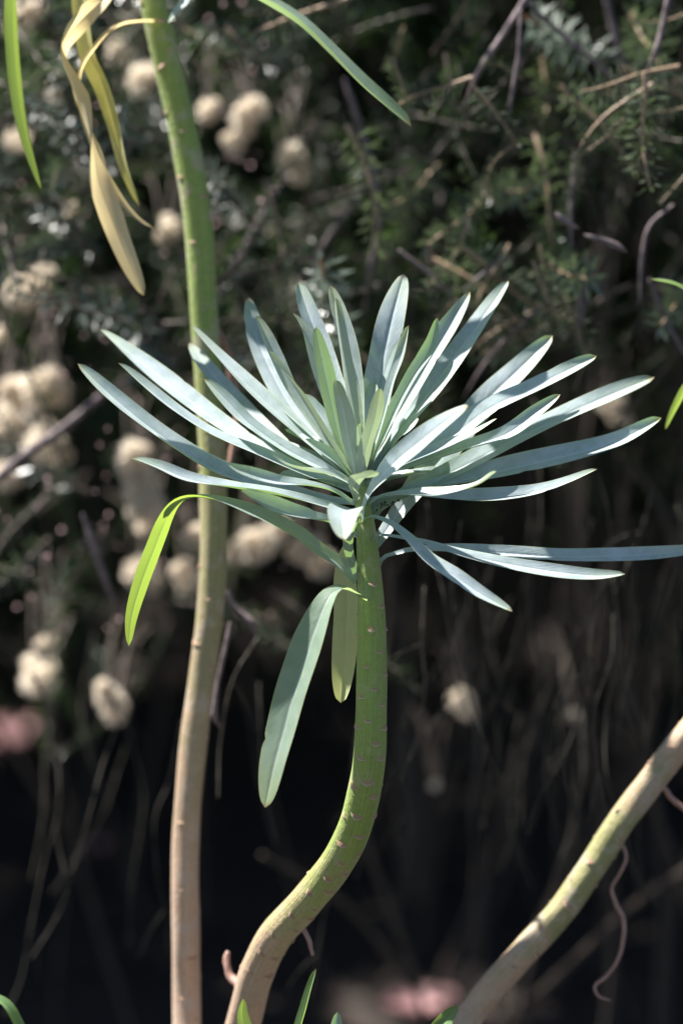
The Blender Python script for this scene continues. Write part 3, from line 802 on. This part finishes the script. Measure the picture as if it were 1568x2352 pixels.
SPR = []
for k in range(8):
    tv, tf, nv, nf = spray_geo(200 + k, count=64 + 4 * k, bend=[.1, .25, .4, .2, .55, .3, .15, .35][k])
    mt = np_mesh('twig', tv, tf, smooth=True)
    mt.materials.append(M['twig'])
    mn = np_mesh('needles', nv, nf)
    mn.materials.append(M['needle'])
    SPR.append((mt, mn, tv, tf, nv, nf))

SHORT = []
for k in range(4):
    tv, tf, nv, nf = spray_geo(260 + k, 0.04, 60, 0.0096, 0.0014, [.08, .2, .3, .15][k], (0.0, 0.45))
    mt = np_mesh('twig', tv, tf, smooth=True)
    mt.materials.append(M['twig_young'])
    mn = np_mesh('needles', nv * np.array([1.05, 1.05, 1]), nf)
    mn.materials.append(M['needle_sunlit'])
    SHORT.append((mt, mn))
GREY = []
for k in range(4):
    tv, tf, nv, nf = spray_geo(280 + k, 0.055, 62, 0.0085, 0.0012, [.3, .5, .2, .4][k], (0.15, 0.7))
    mt = np_mesh('twig', tv, tf, smooth=True)
    mt.materials.append(M['twig'])
    mn = np_mesh('needles', nv, nf)
    mn.materials.append(M['needle_grey'])
    GREY.append((mt, mn))

def rot_to(d, spin):
    q = Vector(d).to_track_quat('Z', 'Y')
    return q.to_matrix() @ Matrix.Rotation(spin, 3, 'Z')

def put_spray(p, d, scale, k, spin, near=False):
    mt, mn = SHORT[k % 4] if near == 1 else GREY[k % 4] if near == 2 else SPR[k % 8][:2]
    mw = Matrix.Translation(Vector(p)) @ rot_to(d, spin).to_4x4() @ Matrix.Scale(scale, 4)
    t = bpy.data.objects.new('twig', mt)
    COL.objects.link(t)
    t.parent = shrub
    t.matrix_parent_inverse = Matrix.Translation(-Vector(shrub.location))
    t.matrix_basis = mw
    n_ = bpy.data.objects.new('needles', mn)
    COL.objects.link(n_)
    n_.parent = t
    n_['kind'] = 'stuff'
    return t

# flower heads: a blunt cylinder of small florets
def head_mesh(seed, rad=0.0052, hgt=0.011):
    r = np.random.RandomState(seed)
    nv, nf = [], []
    for q in range(460):
        t = r.uniform(0, 1)
        a = r.uniform(0, 6.28)
        rr_ = r.uniform(0.35, 1.0)
        prof = math.sqrt(max(0.02, 1 - abs(2 * t - 1) ** 3.2))
        c = np.array([math.cos(a) * rad * prof * .85 * rr_, math.sin(a) * rad * prof * .85 * rr_, (t - .5) * hgt])
        d = np.array([math.cos(a), math.sin(a), (t - .5) * 1.6]) + r.normal(0, .35, 3)
        d /= np.linalg.norm(d)
        s1 = np.cross(d, r.normal(0, 1, 3))
        s1 /= np.linalg.norm(s1)
        l, w = rad * r.uniform(.3, .8), rad * r.uniform(.07, .17)
        b0 = len(nv)
        nv += [c - d * l * .3, c + d * l * .5 + s1 * w, c + d * l, c + d * l * .5 - s1 * w]
        nf.append((b0, b0 + 1, b0 + 2, b0 + 3))
    me = np_mesh('flower_head', np.array(nv), np.array(nf))
    me.materials.append(M['flower'])
    return me
HEADS = [head_mesh(300 + k, 0.0052, [0.010, 0.013, 0.0085, 0.012][k]) for k in range(4)]

def put_head(x, y, d, r_px, tilt=0.0, k=0):
    d += 250
    p = P(x, y, d)
    sc = r_px * S * (1 + d * S / FOCUS) / 0.0052
    o = bpy.data.objects.new('flower_head', HEADS[k % 4])
    COL.objects.link(o)
    o.parent = shrub
    o.matrix_parent_inverse = Matrix.Translation(-Vector(shrub.location))
    ax = CV((math.sin(tilt), math.cos(tilt), 0.2))
    o.matrix_basis = Matrix.Translation(p) @ rot_to(ax, k * 1.7).to_4x4() @ Matrix.Scale(sc, 4)
    # the twig that carries it
    e = p + Vector((rs.uniform(-.012, .012), rs.uniform(.05, .09), rs.uniform(.01, .03)))
    m_ = (p + e) / 2 + Vector((0, 0, 0.01))
    tube('twig', [(*p, 0.0004), (*m_, 0.0005), (*e, 0.0006)], shrub, 'shade_branch', 6, 10, 0.1, k, world_pts=True)
    return p

HD = [(70, 665, 2100, 42, .5), (100, 640, 2150, 26, 0), (582, 250, 2000, 34, -.3), (560, 290, 2080, 28, -.3), (665, 362, 2000, 34, .35), (690, 395, 2050, 26, .35), (392, 530, 2100, 30, 0), (322, 185, 2300, 34, 0),
      (478, 258, 2300, 26, 0), (540, 330, 2250, 26, 0), (90, 890, 2200, 46, 1.1), (45, 905, 2300, 38, 0), (130, 900, 2260, 34, 0.4), (95, 1012, 2100, 42, .7), (130, 1040, 2200, 32, 0), (30, 980, 2600, 44, 0),
      (305, 1048, 2000, 40, .2), (318, 1108, 2030, 42, .2), (345, 1165, 2020, 42, .3), (335, 1200, 2100, 26, .3), (600, 1250, 2200, 40, .5), (640, 1220, 2350, 28, .5), (705, 1262, 2300, 38, -.5), (728, 1295, 2350, 30, -.5), (453, 1228, 2000, 26, 0),
      (432, 1325, 2200, 34, 0), (330, 1308, 2500, 34, 0), (350, 1340, 2550, 24, 0), (85, 1562, 2100, 40, .6), (112, 1540, 2080, 22, .6), (250, 1600, 2000, 34, -.35), (262, 1635, 2050, 30, -.35), (110, 1482, 2300, 24, 0), (2, 772, 2100, 22, 0), (50, 50, 2500, 44, 0),
      (165, 482, 2200, 20, 0), (1062, 1608, 3000, 24, -.5), (1075, 1635, 3050, 17, -.5), (1310, 1642, 3000, 14, 0), (1000, 1802, 3000, 11, 0), (1405, 925, 2800, 28, -.5), (1425, 960, 2850, 22, -.5), (40, 320, 2500, 30, 0), (545, 1270, 2500, 24, 0),
      (120, 210, 2300, 22, 0), (270, 120, 2500, 26, 0), (20, 1100, 2500, 30, 0)]
rf = random.Random(61)
for k, h in enumerate(HD):
    put_head(*h[:3], h[3] * .74, h[4], k)
    for j in range(2):
        a = rf.uniform(0, 6.28)
        put_head(h[0] + math.cos(a) * h[3] * .75, h[1] + math.sin(a) * h[3] * .75, h[2] + rf.uniform(-40, 60), h[3] * rf.uniform(.32, .55), h[4] + rf.uniform(-.8, .8), k + j + 1)

# branches one can follow
def branch(pts, seed, mat='branch', sides=10):
    pts = [tuple(p) for p in pts]
    pts = [(*pts[0][:3], pts[0][3] * .8)] + pts[1:-1] + [(*pts[-1][:3], pts[-1][3] * .25)]
    return tube('branch', pts, shrub, mat, sides, 14 + 8 * len(pts), 0.12, seed)
BR = [[(1235, -60, 900, 8), (1205, 0, 900, 8.5), (1150, 85, 900, 8), (1095, 172, 900, 7), (1060, 260, 950, 5)],
      [(1205, 0, 900, 7), (1290, 80, 950, 6.5), (1390, 165, 1000, 6), (1480, 250, 1100, 4)],
      [(1195, 20, 850, 5), (1190, 120, 850, 5), (1178, 200, 850, 6), (1160, 290, 850, 7)],
      [(1545, -60, 800, 9), (1520, 60, 800, 8), (1500, 130, 800, 7), (1470, 210, 850, 4)],
      [(1380, -60, 1500, 9), (1405, 60, 1500, 9), (1430, 140, 1500, 8), (1480, 260, 1500, 7)],
      [(790, 180, 1500, 8), (830, 300, 1500, 9), (860, 400, 1500, 9.5), (868, 520, 1500, 9), (850, 620, 1500, 9), (835, 720, 1550, 7)],
      [(860, 400, 1500, 7), (800, 480, 1550, 8), (745, 560, 1550, 8), (700, 640, 1600, 7)],
      [(860, 400, 1500, 6), (950, 405, 1500, 6), (1030, 445, 1500, 5)],
      [(1275, 490, 700, 5), (1290, 503, 690, 9), (1310, 516, 690, 7), (1330, 525, 700, 4)],
      [(1340, 540, 690, 4), (1375, 550, 685, 8), (1415, 565, 685, 9), (1440, 580, 690, 4)],
      [(1335, 675, 900, 9), (1332, 730, 900, 10), (1325, 800, 950, 6)],
      [(1260, 690, 1000, 8), (1180, 760, 1050, 5), (1110, 840, 1100, 5), (1060, 920, 1150, 4)],
      [(915, 575, 950, 6), (980, 625, 950, 6), (1045, 680, 950, 6)],
      [(1160, 590, 950, 5), (1120, 620, 950, 5), (1070, 660, 950, 5)],
      [(520, 1360, 900, 9), (545, 1400, 890, 7), (580, 1432, 880, 9), (586, 1462, 885, 7)],
      [(530, 1430, 800, 7), (515, 1500, 800, 6), (498, 1580, 800, 6), (492, 1640, 800, 9), (505, 1672, 810, 4)],
      [(-60, 1150, 1500, 15), (40, 1060, 1500, 14), (150, 980, 1550, 13), (240, 905, 1600, 11), (330, 850, 1700, 8)],
      [(190, 1180, 1300, 6), (215, 1250, 1300, 11), (245, 1340, 1320, 9), (275, 1410, 1350, 6)],
      [(520, 640, 1500, 6), (560, 570, 1500, 7), (610, 480, 1550, 7), (660, 400, 1600, 6)],
      [(1320, 350, 1000, 4), (1310, 470, 1000, 5), (1312, 600, 1000, 5)],
      [(1545, 470, 900, 5), (1490, 520, 900, 5), (1472, 600, 900, 5), (1468, 700, 900, 5)],
      [(1350, 600, 1100, 4), (1400, 690, 1100, 5)],
      [(1490, 640, 1000, 5), (1530, 740, 1000, 6), (1600, 860, 1000, 6)]]
for k, b_ in enumerate(BR):
    branch(b_, 40 + k)
# thin bare stems rising from the soil in the shade
r2 = random.Random(31)
for k in range(90):
    x = r2.uniform(-0.42, 0.42)
    y = r2.uniform(1.45, 2.2)
    if k < 50:
        x, y = r2.uniform(0.02, 0.30), r2.uniform(1.3, 1.9)
    z0 = float(ground_h(x, y)) - 0.01
    rad_ = r2.uniform(0.0010, 0.0022)
    pts = [(x, y, z0, rad_)]
    dx, dy = r2.uniform(-.35, .35), r2.uniform(-.3, .1)
    zt = r2.uniform(0.45, 0.75)
    for j in range(1, 6):
        t = j / 5
        pts.append((x + dx * t * 0.5 + r2.uniform(-.022, .022), y + dy * t * .6 + r2.uniform(-.014, .014), z0 + zt * t, rad_ * (1 - .6 * t)))
    tube('branch', pts, shrub, 'shade_branch', 7, 36, 0.15, 100 + k, world_pts=True)
    if k % 2:
        j = r2.randint(1, 3)
        a = Vector(pts[j][:3])
        e = a + Vector((r2.uniform(-.12, .12), r2.uniform(-.1, .03), r2.uniform(.06, .2)))
        tube('branch', [(*a, 0.002), (*((a + e) / 2 + Vector((0, 0, .012))), 0.0016), (*e, 0.001)], shrub, 'shade_branch', 6, 14, 0.15, 200 + k, world_pts=True)
r3 = random.Random(52)
for k in range(64):
    if k < 54:
        x, y = r3.uniform(860, 1620), r3.uniform(1050, 1700)
    else:
        x, y = r3.uniform(-40, 780), r3.uniform(1450, 1750)
    d = r3.uniform(1000, 2300)
    rad = r3.uniform(1.8, 3.8)
    pts = [(x, y, d, rad)]
    a = r3.uniform(-.5, .5)
    for j in range(r3.randint(3, 6)):
        a = 0.75 * a + r3.uniform(-.32, .32)
        st_ = r3.uniform(80, 150)
        x, y, d = x + math.sin(a) * st_, y + math.cos(a) * st_, d + r3.uniform(-60, 60)
        rad *= 0.86
        pts.append((x, y, d, rad))
    tube('branch', pts, shrub, 'thin_stem', 7, 10 * len(pts), 0.2, 400 + k)
    if k % 2 == 0:
        q = pts[r3.randint(1, len(pts) - 2)]
        a2 = a + r3.choice((-1, 1)) * r3.uniform(.5, .9)
        tube('branch', [(*q[:3], q[3] * .8), (q[0] + math.sin(a2) * 60, q[1] + math.cos(a2) * 55, q[2], q[3] * .6), (q[0] + math.sin(a2 * .8) * 150, q[1] + math.cos(a2 * .8) * 130, q[2] + 20, q[3] * .3)], shrub, 'thin_stem', 6, 16, 0.2, 480 + k)
# trunk that all of it grows from
tube('trunk', [(0.05, 1.75, -0.02, 0.009), (0.03, 1.80, 0.2, 0.007), (-0.04, 1.86, 0.45, 0.006), (-0.06, 1.82, 0.8, 0.004)], shrub, 'shade_branch', 12, 40, 0.1, 300, world_pts=True)

# sprays one can follow: from, to
SP = [((1476, 170, 700), (1470, 410, 690)), ((1560, 150, 760), (1340, 205, 740)), ((1500, 190, 760), (1300, 290, 780)), ((1420, 290, 760), (1335, 370, 770)), ((1430, 270, 740), (1395, 300, 740)),
      ((1580, 400, 800), (1510, 450, 790)), ((1085, 180, 820), (905, 210, 830)), ((1085, 190, 830), (1180, 330, 840)), ((1180, 330, 840), (1120, 380, 850)), ((1130, 380, 900), (1095, 450, 900)),
      ((1080, 500, 900), (1035, 650, 890)), ((1170, 560, 1000), (1060, 720, 1000)), ((1270, 640, 900), (1350, 800, 900)), ((1220, 600, 900), (1290, 740, 900)), ((1300, 740, 950), (1350, 830, 940)),
      ((1330, 360, 1000), (1300, 480, 1000)), ((1240, 560, 1000), (1260, 690, 980)), ((520, 60, 1300), (610, 170, 1280)), ((420, 60, 1400), (520, 150, 1380)), ((930, 60, 1300), (900, 150, 1300)), ((1590, 30, 900), (1480, 60, 900)),
      ((905, 130, 900), (920, 240, 880)), ((1200, 180, 900), (1120, 130, 900)), ((1600, 240, 820), (1500, 270, 800)), ((1180, 760, 1000), (1090, 700, 1000)), ((1360, 780, 1000), (1310, 880, 1000))]
for k, (a, b_) in enumerate(SP):
    pa, pb = P(*a), P(*b_)
    d = pb - pa
    m_ = max(1, round(d.length / 0.036))
    for j in range(m_):
        put_spray(pa.lerp(pb, j / m_), d.normalized(), d.length / m_ / 0.04 * 1.08, k + j, k * 1.3, 1)

# sprays through the whole shrub; shafts through which the sun reaches the flower heads and the soil
shafts = [P(h[0], h[1], h[2] + 250) for h in HD[:34]]
PINK = [(965, 2305), (20, 1690), (220, 1945), (0, 1640)]
pink_pts = []
for (x, y) in PINK:
    o_ = CAM
    d_ = (P(x, y, 0) - CAM).normalized()
    t = (0.015 - o_.z) / d_.z
    for _ in range(30):
        q = o_ + d_ * t
        t += 0.6 * (float(ground_h(q.x, q.y)) + 0.006 - q.z) / d_.z
    pink_pts.append(o_ + d_ * t)
SH = np.array([tuple(q) for q in shafts] + [tuple(q) for q in pink_pts[:2]])
SHR = np.array([0.036] * len(shafts) + [0.042, 0.035])
VD = SH[:len(shafts)] - np.array(CAM)
VL = np.linalg.norm(VD, axis=1)
VD /= VL[:, None]
SUNV = np.array(SUN)
def blocked(p, d=(0, 0, 0), l=0.0):
    for f_ in (0.0, 0.5, 1.0):
        w_ = np.array(p) + np.array(d) * (l * f_) - SH
        t = w_ @ SUNV
        r_ = np.linalg.norm(w_ - t[:, None] * SUNV, axis=1)
        if np.any((t > 0.01) & (r_ < SHR)):
            return True
        c_ = np.array(p) + np.array(d) * (l * f_) - np.array(CAM)
        a_ = VD @ c_
        if np.any((a_ < VL) & (np.linalg.norm(c_ - a_[:, None] * VD, axis=1) < 0.011)):
            return True
    return False

def rnd_dir(front):
    d = np.array([rs.normal(0, .8), rs.normal(-0.55 if front else 0, .6), rs.normal(-.25, .7)])
    return d / np.linalg.norm(d)

cnt = 0
tries = 0
while cnt < 255 and tries < 5000:
    tries += 1
    x = rs.uniform(-100, 1668)
    left = x < 720
    y = rs.uniform(-80, 1500 if left else 900)
    if not left and rs.uniform() < 0.82: continue
    if left and y > 1150 and rs.uniform() < 0.6: continue
    d = rs.uniform(1700, 3300) if left else rs.uniform(1300, 2600)
    p = P(x, y, d)
    nr = left and y < 1300 and rs.uniform() < 0.45
    if nr:
        p = P(x, y, rs.uniform(1400, 2300))
    gr = (not left) and rs.uniform() < 0.28
    if gr:
        p = P(x, y, rs.uniform(900, 1700))
    dr = rnd_dir(True)
    if gr and dr[2] > 0: dr[2] *= -1
    if blocked(p, dr, 0.07): continue
    put_spray(p, dr, rs.uniform(.85, 1.3) if nr or gr else rs.uniform(.75, 1.15), cnt, rs.uniform(0, 6), 2 if nr else 1 if gr else 0)
    cnt += 1

# the mass of it, as one
BIG2 = [spray_geo(420 + k, 0.11, 62, 0.016, 0.0036, [.1, .3, .5, .2, .4, .25][k]) for k in range(6)]  # needles made oversized so the deep canopy shuts out the sun
BIG = [spray_geo(400 + k, 0.11, 62, 0.013, 0.0024, [.1, .3, .5, .2, .4, .25][k]) for k in range(6)]
Vs, Fs, Ms, off = [], [], [], 0
def add_mass(p, geo, sc, dr):
    global off
    tv, tf, nv, nf = geo
    m3 = np.array(rot_to(dr, rs.uniform(0, 6))) * sc
    Vs.extend([tv @ m3.T + p, nv @ m3.T + p])
    Fs.extend([tf + off, nf + off + len(tv)])
    Ms.extend([np.zeros(len(tf), int), np.ones(len(nf), int)])
    off += len(tv) + len(nv)
made = 0
while made < 5600:
    x, y, z = rs.uniform(-1.1, 0.8), rs.uniform(1.38, 2.5), rs.uniform(0.0, 1.05)
    top = 0.66 + 0.42 * min(1, (y - 1.38) / 0.5) + 0.05 * math.sin(x * 9) + 0.04 * math.sin(y * 13 + x * 5)
    under = 0.30 + 0.06 * math.sin(x * 11 + 1) + (0.06 if x > 0 else 0) - (0.3 if y > 2.2 else 0)
    if z > top or z < under: continue
    if y < 1.55 and x < 0 and rs.uniform() < 0.45: continue
    if x > 0 and y < 1.62 + 0.08 * math.sin(x * 17) and z < 0.66: continue
    dr = rnd_dir(False)
    sc = rs.uniform(.8, 1.3) if y < 1.62 else rs.uniform(1.1, 1.9)
    if blocked((x, y, z), dr, 0.11 * sc): continue
    made += 1
    add_mass((x, y, z), (BIG if y < 1.62 else BIG2)[made % 6], sc, dr)
# overhang of the shrub above the view, added to shade the stems below
for k in range(420):
    x, y, z = rs.uniform(-.12, .32), rs.uniform(1.2, 1.42), rs.uniform(.64, .77)
    dr = rnd_dir(False)
    if dr[2] < 0: dr[2] *= 0.2
    if blocked((x, y, z), dr, 0.11): continue
    add_mass((x, y, z), BIG[k % 6], rs.uniform(.9, 1.3), dr)
mass = link('foliage_mass', np_mesh('foliage_mass', np.concatenate(Vs), np.concatenate(Fs), np.concatenate(Ms)), shrub, [M['shade_branch'], M['needle']])
mass['kind'] = 'stuff'

# added pink beads that stand in for sunlit glints on the outer twigs
bv, bf = [], []
oct_v = np.array([(1, 0, 0), (-1, 0, 0), (0, 1, 0), (0, -1, 0), (0, 0, 1), (0, 0, -1)], float)
oct_f = np.array([(0, 2, 4), (2, 1, 4), (1, 3, 4), (3, 0, 4), (2, 0, 5), (1, 2, 5), (3, 1, 5), (0, 3, 5)])
k = 0
while k < 190:
    x = rs.uniform(-60, 700)
    y = rs.uniform(-60, 1450) if x < 820 else rs.uniform(0, 900)
    p = P(x, y, rs.uniform(1500, 2400))
    bv.append(oct_v * rs.uniform(.0006, .0013) + np.array(p))
    bf.append(oct_f + 6 * k)
    k += 1
glint_bead = link('glint_beads', np_mesh('glint_beads', np.concatenate(bv), np.concatenate(bf), smooth=True), shrub, M['glint_bead'])
glint_bead['kind'] = 'stuff'

# ------------------------------------------------------------------ leaf litter and pink fallen leaves
lv, lfc = [], []
for k in range(2600):
    x, y = rs.uniform(-1.0, 1.0), rs.uniform(0.5, 2.5)
    z = float(ground_h(x, y)) + rs.uniform(0.001, 0.006)
    l, w_ = rs.uniform(.006, .02), rs.uniform(.002, .006)
    a = rs.uniform(0, 6.28)
    c, s_ = math.cos(a), math.sin(a)
    q = np.array([(-l, 0, 0), (0, -w_, .002), (l, 0, rs.uniform(0, .006)), (0, w_, .002)])
    q = np.stack([q[:, 0] * c - q[:, 1] * s_, q[:, 0] * s_ + q[:, 1] * c, q[:, 2]], 1) + (x, y, z)
    lv.append(q)
    lfc.append(np.array([(0, 1, 2, 3)]) + 4 * k)
lit = link('leaf_litter', np_mesh('leaf_litter', np.concatenate(lv), np.concatenate(lfc)), None, M['litter'])
tag(lit, 'brown scattered dry leaf litter on the soil', 'leaf litter', kind='stuff')

def fallen(p, size, ang, label):
    n = 9
    verts, faces = [], []
    for i_ in range(n):
        t = i_ / (n - 1)
        w_ = 0.36 * math.sin(math.pi * (0.04 + 0.92 * t)) ** 0.8
        for v in (-1, -.5, 0, .5, 1):
            verts.append(((t - .5) * size, v * w_ * size, size * (0.10 * abs(v) ** 1.5 + 0.16 * (t - .5) ** 2)))
    for i_ in range(n - 1):
        for j in range(4):
            faces.append((i_ * 5 + j, (i_ + 1) * 5 + j, (i_ + 1) * 5 + j + 1, i_ * 5 + j + 1))
    o = link('fallen_leaf', mesh('fallen_leaf', verts, faces, None), None, M['pinkleaf'])
    o.location = (p.x, p.y, float(ground_h(p.x, p.y)) + 0.005)
    o.rotation_euler = (0.1, -0.1, ang)
    tag(o, label, 'leaf')
fallen(pink_pts[0], 0.042, 0.1, 'pink fallen leaf lying in sun below the leaning stem')
fallen(pink_pts[1], 0.055, 1.2, 'large pink fallen leaf lying in sun left of the tall stem')
fallen(pink_pts[2], 0.022, 0.6, 'small dull pink fallen leaf in deep shade left of the tall stem')
